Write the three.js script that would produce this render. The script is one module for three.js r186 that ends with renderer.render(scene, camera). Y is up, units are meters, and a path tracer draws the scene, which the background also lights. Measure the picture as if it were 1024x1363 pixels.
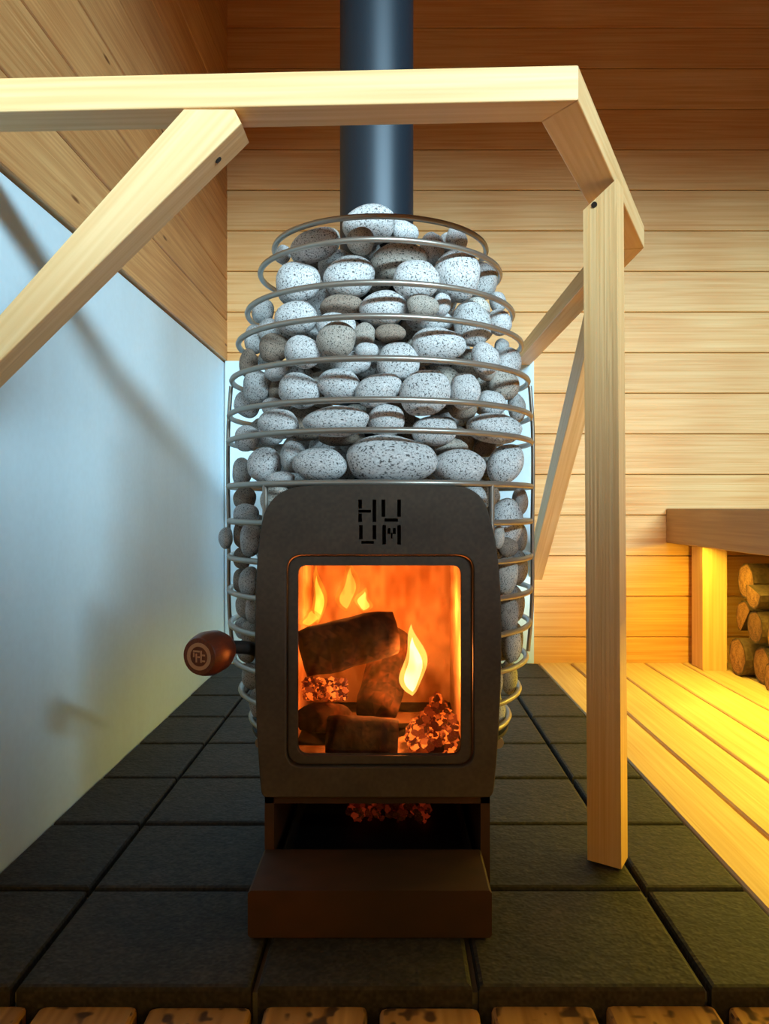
import * as THREE from 'three';
import { RectAreaLightUniformsLib } from 'three/addons/lights/RectAreaLightUniformsLib.js';
import { mergeGeometries } from 'three/addons/utils/BufferGeometryUtils.js';
import { Brush, Evaluator, SUBTRACTION } from 'three-bvh-csg';

// ---------------------------------------------------------------- camera, sky, light, exposure
const scene = new THREE.Scene();
const F = 1060, VX = 523, VY = 674, EYE = 0.5;             // focal length and vanishing point in pixels of 1024 x 1363
const camera = new THREE.PerspectiveCamera(2 * Math.atan(681.5 / F) * 180 / Math.PI, 1024 / 1363, 0.05, 50);
camera.position.set(0, EYE, 0);
camera.lookAt(0, EYE, -1);
camera.setViewOffset(1024, 1363, 512 - VX, 681.5 - VY, 1024, 1363);
const renderer = new THREE.WebGLRenderer();
renderer.toneMapping = THREE.LinearToneMapping;
renderer.toneMappingExposure = 1.0;
renderer.shadowMap.enabled = true;
scene.background = new THREE.Color().setRGB(0.25, 0.36, 0.46);
RectAreaLightUniformsLib.init();
// bright band of sky over the horizon, far outside the wide window in the wall behind the camera
const DAY = new THREE.RectAreaLight(new THREE.Color().setRGB(0.60, 0.87, 1.0), 182, 7.0, 0.46);
DAY.name = 'window_daylight'; DAY.position.set(3.0, 3.25, 6.0); DAY.lookAt(0, 0.9, -1.4);
scene.add(DAY);

// ---------------------------------------------------------------- helpers
function rng(seed) { let a = seed >>> 0; return () => { a = (a + 0x6D2B79F5) >>> 0; let t = a; t = Math.imul(t ^ (t >>> 15), t | 1); t ^= t + Math.imul(t ^ (t >>> 7), t | 61); return ((t ^ (t >>> 14)) >>> 0) / 4294967296; }; }
const V = (x, y, z) => new THREE.Vector3(x, y, z);
const at = (px, py, d) => V((px - VX) * d / F, EYE - (py - VY) * d / F, -d);       // pixel + known distance -> point
const origins = new WeakMap(), taken = {};
function numbered(n) { const k = taken[n] = (taken[n] ?? -1) + 1; return k ? `${n}_${String(k).padStart(3, '0')}` : n; }
function thing(name, label, category, pos = [0, 0, 0], kind, group) {
  const o = new THREE.Group(); o.name = numbered(name); o.position.set(...pos); origins.set(o, pos); scene.add(o);
  if (label) o.userData.label = label;
  if (category) o.userData.category = category;
  if (kind) o.userData.kind = kind;
  if (group) o.userData.group = group;
  return o;
}
function part(name, geo, mat, parent, label) {               // geometry in world coordinates
  const m = new THREE.Mesh(geo, mat); m.name = name; m.castShadow = m.receiveShadow = true;
  const o = origins.get(parent) || [0, 0, 0]; geo.translate(-o[0], -o[1], -o[2]); origins.set(m, o);
  if (label) m.userData.label = label;
  parent.add(m); return m;
}
function single(name, label, category, geo, mat, group) {    // one-mesh thing, geometry in world coordinates
  geo.computeBoundingBox(); const b = geo.boundingBox, c = [(b.min.x + b.max.x) / 2, b.min.y, (b.min.z + b.max.z) / 2];
  const m = new THREE.Mesh(geo, mat); m.name = numbered(name); m.castShadow = m.receiveShadow = true;
  geo.translate(-c[0], -c[1], -c[2]); m.position.set(...c);
  m.userData.label = label; m.userData.category = category; if (group) m.userData.group = group;
  scene.add(m); return m;
}
// prism: closed profile [[a, b], ...] in the plane (A, B), extruded along L from l0 to l1, flat faces
function prism(profile, L, A, B, l0, l1, origin = V(0, 0, 0)) {
  const p = [], n = profile.length, pt = (k, l) => origin.clone().addScaledVector(A, profile[k][0]).addScaledVector(B, profile[k][1]).addScaledVector(L, l);
  const tri = (a, b, c) => p.push(a.x, a.y, a.z, b.x, b.y, b.z, c.x, c.y, c.z);
  const flip = A.clone().cross(B).dot(L) < 0;
  const T = (a, b, c) => flip ? tri(a, c, b) : tri(a, b, c);
  for (let k = 0; k < n; k++) { const j = (k + 1) % n, a = pt(k, l0), b = pt(j, l0), c = pt(j, l1), d = pt(k, l1); T(a, b, c); T(a, c, d); }
  for (let k = 1; k < n - 1; k++) { T(pt(0, l0), pt(k + 1, l0), pt(k, l0)); T(pt(0, l1), pt(k, l1), pt(k + 1, l1)); }
  const g = new THREE.BufferGeometry(); g.setAttribute('position', new THREE.Float32BufferAttribute(p, 3)); g.computeVertexNormals();
  g.setAttribute('uv', new THREE.Float32BufferAttribute(new Float32Array(p.length / 3 * 2), 2)); return g;
}
const oct = (a0, a1, b0, b1, c) => [[a0 + c, b0], [a1 - c, b0], [a1, b0 + c], [a1, b1 - c], [a1 - c, b1], [a0 + c, b1], [a0, b1 - c], [a0, b0 + c]];
const X = V(1, 0, 0), Y = V(0, 1, 0), Z = V(0, 0, 1);
function grain(geo, dir, off = [0, 0], su = 1.2, sv = 0.3) {   // uv in metres along and across the grain
  if (geo.index) geo = geo.toNonIndexed();
  const p = geo.attributes.position, nn = geo.attributes.normal, uv = new Float32Array(p.count * 2), g = dir.clone().normalize(), a = V(), n = V(), t = V(), t2 = V();
  for (let k = 0; k < p.count; k += 3) {
    n.set(0, 0, 0); for (let j = 0; j < 3; j++) n.add(a.fromBufferAttribute(nn, k + j)); n.normalize();
    t.crossVectors(n, g); const end = t.length() < 0.3; if (end) t.set(0.3, 1, 0.2).cross(n); t.normalize();
    t2.crossVectors(n, t);
    for (let j = 0; j < 3; j++) { a.fromBufferAttribute(p, k + j); uv[(k + j) * 2] = ((end ? a.dot(t2) : a.dot(g)) + off[0]) / su; uv[(k + j) * 2 + 1] = (a.dot(t) + off[1]) / sv; }
  }
  geo.setAttribute('uv', new THREE.BufferAttribute(uv, 2)); return geo;
}
function planar(geo, s = 1) {                                  // uv in metres from the face direction
  if (geo.index) geo = geo.toNonIndexed();
  const p = geo.attributes.position, n = geo.attributes.normal, uv = new Float32Array(p.count * 2);
  for (let k = 0; k < p.count; k++) {
    const x = p.getX(k), y = p.getY(k), z = p.getZ(k), ax = Math.abs(n.getX(k)), ay = Math.abs(n.getY(k)), az = Math.abs(n.getZ(k));
    const [u, v] = ay >= ax && ay >= az ? [x, z] : ax >= az ? [z, y] : [x, y]; uv[2 * k] = u / s; uv[2 * k + 1] = v / s;
  }
  geo.setAttribute('uv', new THREE.BufferAttribute(uv, 2)); return geo;
}
function box(x0, x1, y0, y1, z0, z1, c = 0.002) { return planar(prism(oct(x0, x1, y0, y1, c), Z, X, Y, z0, z1)); }
function tube(points, r, seg = 40, rad = 8, closed = false) { return new THREE.TubeGeometry(new THREE.CatmullRomCurve3(points, closed, 'centripetal'), seg, r, rad, closed); }
// periodic value noise
function lattice(seed, nx, ny) { const r = rng(seed), t = Float32Array.from({ length: nx * ny }, r); return (u, v) => {
  u = ((u % 1) + 1) % 1 * nx; v = ((v % 1) + 1) % 1 * ny; const i = Math.floor(u), j = Math.floor(v); let a = u - i, b = v - j; a = a * a * (3 - 2 * a); b = b * b * (3 - 2 * b);
  const g = (x, y) => t[(y % ny) * nx + (x % nx)]; return (g(i, j) * (1 - a) + g(i + 1, j) * a) * (1 - b) + (g(i, j + 1) * (1 - a) + g(i + 1, j + 1) * a) * b; }; }
function texture(w, h, fn, srgb = true) {
  const d = new Uint8Array(w * h * 4);
  for (let y = 0; y < h; y++) for (let x = 0; x < w; x++) { const c = fn((x + 0.5) / w, (y + 0.5) / h); for (let k = 0; k < 3; k++) d[(y * w + x) * 4 + k] = Math.max(0, Math.min(255, c[k] * 255)); d[(y * w + x) * 4 + 3] = 255; }
  const t = new THREE.DataTexture(d, w, h); t.wrapS = t.wrapT = THREE.RepeatWrapping; t.magFilter = THREE.LinearFilter; t.minFilter = THREE.LinearMipmapLinearFilter; t.generateMipmaps = true;
  if (srgb) t.colorSpace = THREE.SRGBColorSpace; t.needsUpdate = true; return t;
}
const mix = (a, b, t) => a.map((v, k) => v + (b[k] - v) * t);
const clamp = (v, a = 0, b = 1) => Math.max(a, Math.min(b, v));
const std = (o) => new THREE.MeshStandardMaterial(o);
const lin = (r, g, b) => new THREE.Color().setRGB(r, g, b);

// ---------------------------------------------------------------- materials
function woodTexture(seed, light, dark, knots = 1) {
  const n1 = lattice(seed, 3, 5), n2 = lattice(seed + 1, 6, 60), n3 = lattice(seed + 2, 10, 128), n4 = lattice(seed + 3, 2, 8), r = rng(seed + 9), ks = [];
  for (let k = 0; k < knots; k++) ks.push([r(), r(), 0.012 + r() * 0.012]);
  return texture(1024, 256, (u, v) => {
    let bend = 0, kn = 0;
    for (const [a, b, s] of ks) { let du = Math.abs(u - a), dv = v - b; du = Math.min(du, 1 - du); if (dv > 0.5) dv -= 1; if (dv < -0.5) dv += 1; const q = (du * 1.2) ** 2 / (s * s * 9) + (dv * 0.3) ** 2 / (s * s); bend += Math.exp(-q * 0.35) * 0.5 * Math.sign(dv); if (q < 0.22) kn = Math.max(kn, 1 - q / 0.22); }
    const ring = v * 9 + n1(u, v) * 1.6 + bend * 2; let w = ring - Math.floor(ring); w = w < 0.8 ? w / 0.8 : (1 - w) / 0.2;
    const t = clamp(0.22 + 0.16 * w * w * (0.2 + 1.1 * n4(u, v)) + 0.34 * (n2(u, v) - 0.5) + 0.22 * (n3(u, v) - 0.5) + 0.25 * (n4(v, u) - 0.5));
    return mix(mix(light, dark, t), [0.33, 0.17, 0.07], kn * 0.8);
  });
}
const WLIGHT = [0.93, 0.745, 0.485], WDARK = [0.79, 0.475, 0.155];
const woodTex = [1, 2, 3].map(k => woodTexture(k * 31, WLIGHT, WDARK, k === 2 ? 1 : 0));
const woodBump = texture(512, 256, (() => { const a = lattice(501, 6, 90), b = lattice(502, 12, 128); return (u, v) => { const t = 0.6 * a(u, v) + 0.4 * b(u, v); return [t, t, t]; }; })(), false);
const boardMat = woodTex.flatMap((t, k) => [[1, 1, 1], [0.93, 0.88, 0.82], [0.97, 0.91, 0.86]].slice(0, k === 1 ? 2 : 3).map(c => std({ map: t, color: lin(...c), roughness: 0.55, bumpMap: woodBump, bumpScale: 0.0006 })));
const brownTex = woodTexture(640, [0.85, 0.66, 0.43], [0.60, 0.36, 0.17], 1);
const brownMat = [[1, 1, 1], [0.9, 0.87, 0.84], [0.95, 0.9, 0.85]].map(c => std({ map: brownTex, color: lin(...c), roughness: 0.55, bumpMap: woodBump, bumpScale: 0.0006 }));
const railMat = std({ map: woodTexture(77, [0.925, 0.775, 0.56], [0.80, 0.575, 0.32], 0), roughness: 0.5, bumpMap: woodBump, bumpScale: 0.0004 });
const deckTex = woodTexture(123, [0.90, 0.78, 0.58], [0.76, 0.56, 0.33], 0);
const deckMat = [[1, 1, 1], [0.95, 0.92, 0.88], [1.0, 0.96, 0.9]].map(c => std({ map: deckTex, color: lin(...c), roughness: 0.6, bumpMap: woodBump, bumpScale: 0.0005 }));
const wornTex = texture(512, 256, (() => { const a = lattice(41, 6, 60), b = lattice(42, 26, 20), c = lattice(43, 70, 40); return (u, v) => { const s = clamp((b(u, v) * 0.6 + c(u, v) * 0.6 - 0.78) * 6); return mix(mix([0.78, 0.58, 0.33], [0.60, 0.41, 0.2], a(u, v)), [0.22, 0.13, 0.07], s * 0.8); }; })());
const wornMat = std({ map: wornTex, roughness: 0.65, bumpMap: woodBump, bumpScale: 0.0006 });
const benchMat = std({ map: woodTexture(222, [0.76, 0.60, 0.40], [0.60, 0.42, 0.24], 0), roughness: 0.55, bumpMap: woodBump, bumpScale: 0.0004 });
const paverTex = texture(512, 512, (() => { const a = lattice(11, 8, 8), b = lattice(12, 60, 60), c = lattice(13, 220, 220); return (u, v) => { const t = 0.138 + 0.05 * (a(u, v) - 0.5) + 0.06 * (b(u, v) - 0.5) + 0.12 * (c(u, v) - 0.5); return [t * 1.12, t * 0.97, t * 0.86]; }; })());
const paverBump = texture(512, 512, (() => { const b = lattice(15, 90, 90), c = lattice(16, 256, 256); return (u, v) => { const t = 0.5 * b(u, v) + 0.5 * c(u, v); return [t, t, t]; }; })(), false);
const paverMat = [[1, 1, 1], [0.86, 0.86, 0.86], [1.12, 1.1, 1.08]].map(c => std({ map: paverTex, color: lin(...c), roughness: 0.75, bumpMap: paverBump, bumpScale: 0.0012 }));
const mortarMat = std({ color: lin(0.20, 0.19, 0.175), roughness: 0.95 });
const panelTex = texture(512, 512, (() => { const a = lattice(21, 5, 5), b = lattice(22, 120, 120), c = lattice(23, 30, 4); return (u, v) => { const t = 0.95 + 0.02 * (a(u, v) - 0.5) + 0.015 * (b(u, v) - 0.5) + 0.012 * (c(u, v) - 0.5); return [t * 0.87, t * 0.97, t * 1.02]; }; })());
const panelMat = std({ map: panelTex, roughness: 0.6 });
const plainWood = std({ map: woodTex[0], color: lin(0.60, 0.48, 0.34), roughness: 0.6 });
const steelTex = texture(256, 256, (() => { const a = lattice(31, 7, 7), b = lattice(32, 90, 90); return (u, v) => { const t = 0.235 + 0.05 * (a(u, v) - 0.5) + 0.04 * (b(u, v) - 0.5); return [t * 1.12, t * 0.95, t * 0.77]; }; })());
const doorSteel = std({ map: steelTex, roughness: 0.62, metalness: 0.25 });
const rustTex = texture(256, 256, (() => { const a = lattice(35, 9, 6), b = lattice(36, 40, 60); return (u, v) => { const t = clamp(a(u, v) * 0.7 + b(u, v) * 0.3); return mix([0.17, 0.105, 0.07], [0.31, 0.17, 0.09], t); }; })());
const rustSteel = std({ map: rustTex, roughness: 0.7, metalness: 0.2 });
const blackSteel = std({ color: lin(0.018, 0.017, 0.017), roughness: 0.6, metalness: 0.2 });
const ringSteel = std({ color: lin(0.40, 0.36, 0.31), roughness: 0.38, metalness: 0.75 });
const flueMat = std({ color: lin(0.014, 0.024, 0.036), roughness: 0.42, metalness: 0.3 });
const brickTex = texture(256, 256, (() => { const a = lattice(51, 6, 6), b = lattice(52, 60, 60); return (u, v) => { const t = 0.55 + 0.25 * (a(u, v) - 0.5) + 0.12 * (b(u, v) - 0.5); return [t * 1.05, t * 0.85, t * 0.66]; }; })());
const brickMat = std({ map: brickTex, roughness: 0.9 });
const stoneTex = texture(1024, 512, (() => {
  const S = (seed, N) => { const r = rng(seed), t = Float32Array.from({ length: N * N * N }, r); const g = (x, y, z) => t[((z % N + N) % N * N + (y % N + N) % N) * N + (x % N + N) % N];
    return (x, y, z) => { const i = Math.floor(x), j = Math.floor(y), k = Math.floor(z), a = x - i, b = y - j, c = z - k, L = (p, q, f) => p + (q - p) * f;
      return L(L(L(g(i, j, k), g(i + 1, j, k), a), L(g(i, j + 1, k), g(i + 1, j + 1, k), a), b), L(L(g(i, j, k + 1), g(i + 1, j, k + 1), a), L(g(i, j + 1, k + 1), g(i + 1, j + 1, k + 1), a), b), c); }; };
  const a = S(61, 32), b = S(62, 32), c = S(63, 16);
  return (u, v) => {
    const th = u * 2 * Math.PI, ph = v * Math.PI, x = Math.cos(th) * Math.sin(ph), y = Math.cos(ph), z = Math.sin(th) * Math.sin(ph);
    const s1 = a(x * 23 + 40, y * 30 + 40, z * 23 + 40), s2 = b(x * 34 + 40, y * 44 + 40, z * 34 + 40), l = c(x * 2.5 + 40, y * 2.5 + 40, z * 2.5 + 40);
    let t = 0.84 + 0.07 * (l - 0.5) + 0.14 * (s2 - 0.5); t -= 0.46 * clamp((s1 - 0.60) * 6) + 0.34 * clamp((s2 - 0.66) * 6); t += 0.10 * clamp((0.3 - s1) * 5);
    return [t, t * 0.99, t * 0.97];
  }; })());
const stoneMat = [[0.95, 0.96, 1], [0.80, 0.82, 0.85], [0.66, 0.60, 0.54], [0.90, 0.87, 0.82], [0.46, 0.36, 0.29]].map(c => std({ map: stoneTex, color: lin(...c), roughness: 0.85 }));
const knobMat = std({ map: woodTexture(333, [0.43, 0.20, 0.10], [0.26, 0.11, 0.055], 0), roughness: 0.4 });
const knobPale = std({ color: lin(0.42, 0.21, 0.10), roughness: 0.6 });
const screwMat = std({ color: lin(0.03, 0.025, 0.02), roughness: 0.5, metalness: 0.6 });
const barkMat = std({ map: texture(256, 256, (() => { const a = lattice(71, 30, 6), b = lattice(72, 60, 40); return (u, v) => mix([0.22, 0.15, 0.10], [0.42, 0.31, 0.22], 0.6 * a(u, v) + 0.4 * b(u, v)); })()), roughness: 0.9 });
const cutMat = std({ map: texture(256, 256, (() => { const a = lattice(75, 9, 9), b = lattice(76, 60, 60); return (u, v) => { const q = Math.hypot(u - 0.5, v - 0.5) * 2 + a(u, v) * 0.12, w = Math.sin(q * 42) * 0.5 + 0.5; return mix(mix([0.66, 0.47, 0.27], [0.42, 0.26, 0.13], clamp(0.4 * w + 0.7 * (b(u, v) - 0.4) + 0.9 * (a(v, u) - 0.5) + 0.25 * q)), [0.20, 0.13, 0.09], clamp((q - 0.92) * 14)); }; })()), roughness: 0.75 });
const cutMats = [[1, 1, 1], [0.72, 0.66, 0.6], [0.85, 0.8, 0.72], [0.5, 0.45, 0.42]].map(c => { const m = cutMat.clone(); m.color = lin(...c); return m; });
const sootTex = texture(256, 256, (() => { const a = lattice(811, 5, 4), b = lattice(812, 14, 10), c = lattice(813, 40, 16); return (u, v) => { const t = clamp((a(u, v) * 0.5 + b(u, v) * 0.35 + c(u, v) * 0.25 - 0.5) * 2.6); return mix([1, 0.98, 0.95], [0.87, 0.79, 0.70], t); }; })());
const glassMat = new THREE.MeshPhysicalMaterial({ map: sootTex, color: lin(1, 1, 1), transmission: 1, thickness: 0, roughness: 0.02, ior: 1.45 });
const paneMat = new THREE.MeshPhysicalMaterial({ color: lin(1, 1, 1), transmission: 1, thickness: 0, roughness: 0, ior: 1.45 });

// ---------------------------------------------------------------- room
const LEFT = -0.538, BACK = -2.548, RIGHT = 3.2, FRONT = 1.7, TOP = 2.35, PANEL = 0.963, DECK = 0.465, PITCH = 0.130;
const R0 = rng(5);
const pickBoard = () => boardMat[Math.floor(R0() * boardMat.length)];
{ // wall with horizontal boards, each board a part
  const wb = thing('wall_back', 'far wall of pale horizontal wooden boards behind the stove', undefined, [0, 0, 0], 'structure');
  part('wall_core', box(LEFT - 0.15, RIGHT + 0.15, -0.2, TOP + 0.1, BACK - 0.16, BACK - 0.014, 0.001), plainWood, wb);
  const y0 = EYE - (848 - VY) * 2.548 / F;                   // a joint seen at the right of the post
  for (let k = -2; k < 17; k++) {
    const a = Math.max(y0 + k * PITCH, -0.05), b = Math.min(y0 + (k + 1) * PITCH, TOP); if (b - a < 0.02) continue;
    const g = prism(oct(a + 0.0009, b - 0.0009, -0.016, 0, 0.0022), X, Y, Z, LEFT - 0.02, RIGHT + 0.02, V(0, 0, BACK));
    part('board', grain(g, X, [R0() * 5, R0() * 3]), pickBoard(), wb);
  }
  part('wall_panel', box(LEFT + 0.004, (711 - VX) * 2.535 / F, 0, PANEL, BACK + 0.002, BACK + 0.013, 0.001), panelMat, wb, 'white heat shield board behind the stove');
  const wl = thing('wall_left', 'left wall of white heat shield board below wooden boards', undefined, [0, 0, 0], 'structure');
  part('wall_core', box(LEFT - 0.2, LEFT - 0.012, -0.2, TOP + 0.1, BACK - 0.02, FRONT + 0.15, 0.001), plainWood, wl);
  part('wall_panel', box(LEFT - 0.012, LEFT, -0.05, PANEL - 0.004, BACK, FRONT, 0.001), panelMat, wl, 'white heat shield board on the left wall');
  for (let k = 0; k < 11; k++) {
    const a = PANEL + k * PITCH, b = Math.min(a + PITCH, TOP); if (b - a < 0.02) continue;
    const g = prism(oct(a + 0.0009, b - 0.0009, LEFT - 0.012, LEFT + 0.008, 0.0022), Z, Y, X, BACK, FRONT);
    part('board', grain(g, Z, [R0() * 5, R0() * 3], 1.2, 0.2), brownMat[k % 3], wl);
  }
  const wr = thing('wall_right', 'right wall of wooden boards behind the bench', undefined, [0, 0, 0], 'structure');
  part('wall_core', grain(box(RIGHT, RIGHT + 0.15, -0.2, TOP + 0.1, BACK - 0.02, FRONT + 0.15, 0.001), Z), plainWood, wr);
  const wf = thing('wall_front', 'wooden wall with the long high window', undefined, [0, 0, 0], 'structure');
  const wx0 = -0.35, wx1 = 3.05, wy0 = 1.63, wy1 = 2.31;
  for (const [a, b, c, d] of [[LEFT - 0.15, RIGHT + 0.15, -0.2, wy0], [LEFT - 0.15, RIGHT + 0.15, wy1, TOP + 0.1], [LEFT - 0.15, wx0, wy0, wy1], [wx1, RIGHT + 0.15, wy0, wy1]])
    part('wall_core', grain(box(a, b, c, d, FRONT, FRONT + 0.15, 0.0005), X), plainWood, wf);
  const win = thing('window_1', 'long narrow high window', undefined, [0, 0, 0], 'structure');
  for (const [a, b, c, d] of [[wx0, wx1, wy0, wy0 + 0.025], [wx0, wx1, wy1 - 0.025, wy1], [wx0, wx0 + 0.025, wy0 + 0.025, wy1 - 0.025], [wx1 - 0.025, wx1, wy0 + 0.025, wy1 - 0.025]])
    part('window_frame', grain(box(a, b, c, d, FRONT + 0.04, FRONT + 0.10, 0.001), X), railMat, win);
  part('pane', box(wx0 + 0.025, wx1 - 0.025, wy0 + 0.025, wy1 - 0.025, FRONT + 0.068, FRONT + 0.07, 0.0002), paneMat, win);
  const ce = thing('ceiling', 'wooden ceiling', undefined, [0, 0, 0], 'structure');
  part('ceiling_slab', grain(box(LEFT - 0.15, RIGHT + 0.15, TOP, TOP + 0.15, BACK - 0.15, FRONT + 0.15, 0.001), X), plainWood, ce);
}
{ // floor: pavers let into a deck of boards
  const fl = thing('floor', 'floor of dark square pavers let into a wooden slat deck', undefined, [0, 0, 0], 'structure');
  part('floor_bed', box(LEFT - 0.15, RIGHT + 0.15, -0.25, -0.055, BACK - 0.15, FRONT + 0.15, 0.001), mortarMat, fl);
  part('floor_bed', box(LEFT - 0.01, DECK - 0.002, -0.055, -0.014, BACK - 0.01, -0.842, 0.001), mortarMat, fl);
  const cols = [LEFT + 0.001, -0.396, -0.1445, 0.0865, 0.329, DECK], d0 = 0.83, row = (2.535 - d0) / 8, r = rng(9);
  for (let j = 0; j < 8; j++) for (let i = 0; i < 5; i++) {
    const g = 0.0035, x0 = cols[i] + (i ? g : 0), x1 = cols[i + 1] - g, za = -(d0 + j * row + (j ? g : 0)), zb = -(d0 + (j + 1) * row - g), c = 0.005, h = (r() - 0.5) * 0.002, y1 = h, y0 = -0.042;
    const s = new THREE.Shape([new THREE.Vector2(x0 + c, za - c), new THREE.Vector2(x1 - c, za - c), new THREE.Vector2(x1 - c, zb + c), new THREE.Vector2(x0 + c, zb + c)]);
    let q = new THREE.ExtrudeGeometry(s, { depth: y1 - y0 - c, bevelEnabled: true, bevelSegments: 2, bevelSize: c, bevelThickness: c, curveSegments: 1 });
    q.rotateX(Math.PI / 2); q.scale(1, 1, 1);                // shape y -> z, depth -> down
    q.translate(0, y1 - c, 0);
    part('paver', planar(q, 0.7), paverMat[Math.floor(r() * 3)], fl);
  }
  // slats of the lower walkway in the foreground, ends towards the pavers
  const gaps = [-0.493, -0.374, -0.259, -0.14, -0.02, 0.096, 0.2155, 0.342, 0.461];
  for (let k = 0; k < gaps.length; k++) {
    const a = k ? gaps[k - 1] + 0.0065 : LEFT + 0.002, b = gaps[k] - 0.0065;
    const e = -0.832 - (r() - 0.5) * 0.006, y1 = -0.021, c = 0.004, s = new THREE.Shape();
    const rr = 0.008; s.moveTo(a + c, -1.6); s.lineTo(b - c, -1.6); s.lineTo(b - c, -e - rr); s.quadraticCurveTo(b - c, -e - c, b - c - rr, -e - c); s.lineTo(a + c + rr, -e - c); s.quadraticCurveTo(a + c, -e - c, a + c, -e - rr); s.closePath();
    let q = new THREE.ExtrudeGeometry(s, { depth: 0.026, bevelEnabled: true, bevelSegments: 2, bevelSize: c, bevelThickness: c, curveSegments: 3 });
    q.rotateX(-Math.PI / 2); q.translate(0, y1 - c - 0.026, 0);
    part('walkway_slat', grain(q, Z, [r() * 4, r() * 2], 0.6, 0.3), wornMat, fl);
  }
  const joints = [DECK, 0.568, 0.684, 0.805, 0.925, 1.043, 1.162, 1.281, 1.400, 1.519, 1.638, 1.757, 1.876, 1.995, 2.115, 2.235, 2.355, 2.475, 2.595, 2.715, 2.835, 2.955, 3.075, RIGHT];
  for (let k = 0; k + 1 < joints.length; k++) {
    const g = prism(oct(joints[k] + (k ? 0.003 : 0), joints[k + 1] - 0.003, -0.028, 0, 0.003), Z, X, Y, BACK + 0.002, FRONT - 0.002);
    part('deck_board', grain(g, Z, [r() * 4, r() * 2]), deckMat[k % 3], fl);
  }
  for (const z of [-2.3, -1.5, -0.7, 0.3, 1.2]) part('deck_joist', grain(box(DECK + 0.01, RIGHT - 0.01, -0.055, -0.028, z - 0.025, z + 0.025), X), wornMat, fl);
}

// ---------------------------------------------------------------- bench with firewood and light strip
const BX = 0.875, BTOP = 0.493, BBOT = 0.384, BNEAR = 0.9;
{
  const b = thing('bench', 'wooden bench with a deep front board along the right side', 'bench', [1.2, 0, -1.6]);
  part('front_board', grain(prism(oct(BBOT, BTOP, BX, BX + 0.028, 0.002), Z, Y, X, BACK + 0.003, BNEAR), Z, [1, 0.1]), benchMat, b);
  for (let k = 0; k < 5; k++) part('seat_board', grain(prism(oct(BX + 0.030 + k * 0.118, BX + 0.142 + k * 0.118, BTOP - 0.028, BTOP, 0.003), Z, X, Y, BACK + 0.003, BNEAR), Z, [k, k * 0.3]), benchMat, b);
  for (const z of [-2.425, -0.60, 0.88]) part('post', grain(box(0.944, 1.018, 0, BTOP - 0.028, z - 0.088, z, 0.003), Y), railMat, b);
  for (const z of [-2.425, -0.60, 0.88]) part('post', grain(box(1.40, 1.46, 0, BTOP - 0.028, z - 0.088, z, 0.003), Y), railMat, b);
  const l = thing('light_strip', 'warm yellow light strip hidden under the bench seat', 'lamp', [0.928, BTOP - 0.04, -1.6]);
  part('housing', box(0.9155, 0.9415, BTOP - 0.1005, BTOP - 0.0285, -2.40, -0.72, 0.001), std({ color: lin(0.6, 0.6, 0.6), roughness: 0.5 }), l);
  part('diffuser', box(0.9185, 0.9385, BTOP - 0.104, BTOP - 0.1005, -2.39, -0.73, 0.001), std({ color: lin(0.8, 0.7, 0.5), emissive: lin(1, 0.72, 0.12), emissiveIntensity: 8 }), l);
  const L = new THREE.RectAreaLight(lin(1, 0.75, 0.07), 245, 0.012, 1.66); L.name = 'bench_light';
  L.position.set(0.9285, BTOP - 0.1050, -1.56); L.up.set(0, 0, 1); L.lookAt(0.9285 - 0.30, BTOP - 0.1050 - 0.95, -1.56); scene.add(L);
  // unseen bench and light strip added behind the camera for low warm fill
  const c = thing('bench', 'added unseen wooden bench along the window wall to carry a fill light strip', 'bench', [1.2, 0, 1.3]);
  for (let k = 0; k < 5; k++) part('seat_board', grain(prism(oct(1.02 + k * 0.118, 1.132 + k * 0.118, BTOP - 0.028, BTOP, 0.003), X, Z, Y, LEFT + 0.004, RIGHT - 0.004), X, [k, k * 0.3]), benchMat, c);
  part('front_board', grain(prism(oct(BTOP - 0.050, BTOP, 0.995, 1.017, 0.002), X, Y, Z, LEFT + 0.004, RIGHT - 0.004), X, [1, 0.1]), benchMat, c);  // added board that cuts the fill light off above the low walls
  for (const x of [-0.45, 0.7, 1.9, 3.05]) part('post', grain(box(x, x + 0.07, -0.05 + (x > DECK ? 0.05 : 0.03), BTOP - 0.028, 1.2, 1.27, 0.003), Y), railMat, c);
  const m = thing('light_strip', 'added unseen warm yellow fill light strip under the bench along the window wall', 'lamp', [0.9, BTOP - 0.05, 1.05]);
  part('housing', box(-0.3, 2.1, BTOP - 0.036, BTOP - 0.0285, 1.055, 1.085, 0.001), std({ color: lin(0.6, 0.6, 0.6), roughness: 0.5 }), m);
  part('diffuser', box(-0.29, 2.09, BTOP - 0.042, BTOP - 0.0365, 1.060, 1.080, 0.001), std({ color: lin(0.8, 0.7, 0.5), emissive: lin(1, 0.72, 0.12), emissiveIntensity: 8 }), m);
  const L2 = new THREE.RectAreaLight(lin(1, 0.54, 0.03), 100, 2.38, 0.02); L2.name = 'added_fill_light';  // added warm fill from behind the camera, not a known lamp
  L2.position.set(0.9, BTOP - 0.044, 1.07); L2.rotation.set(-Math.PI / 4, 0, 0); scene.add(L2);
}
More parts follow.
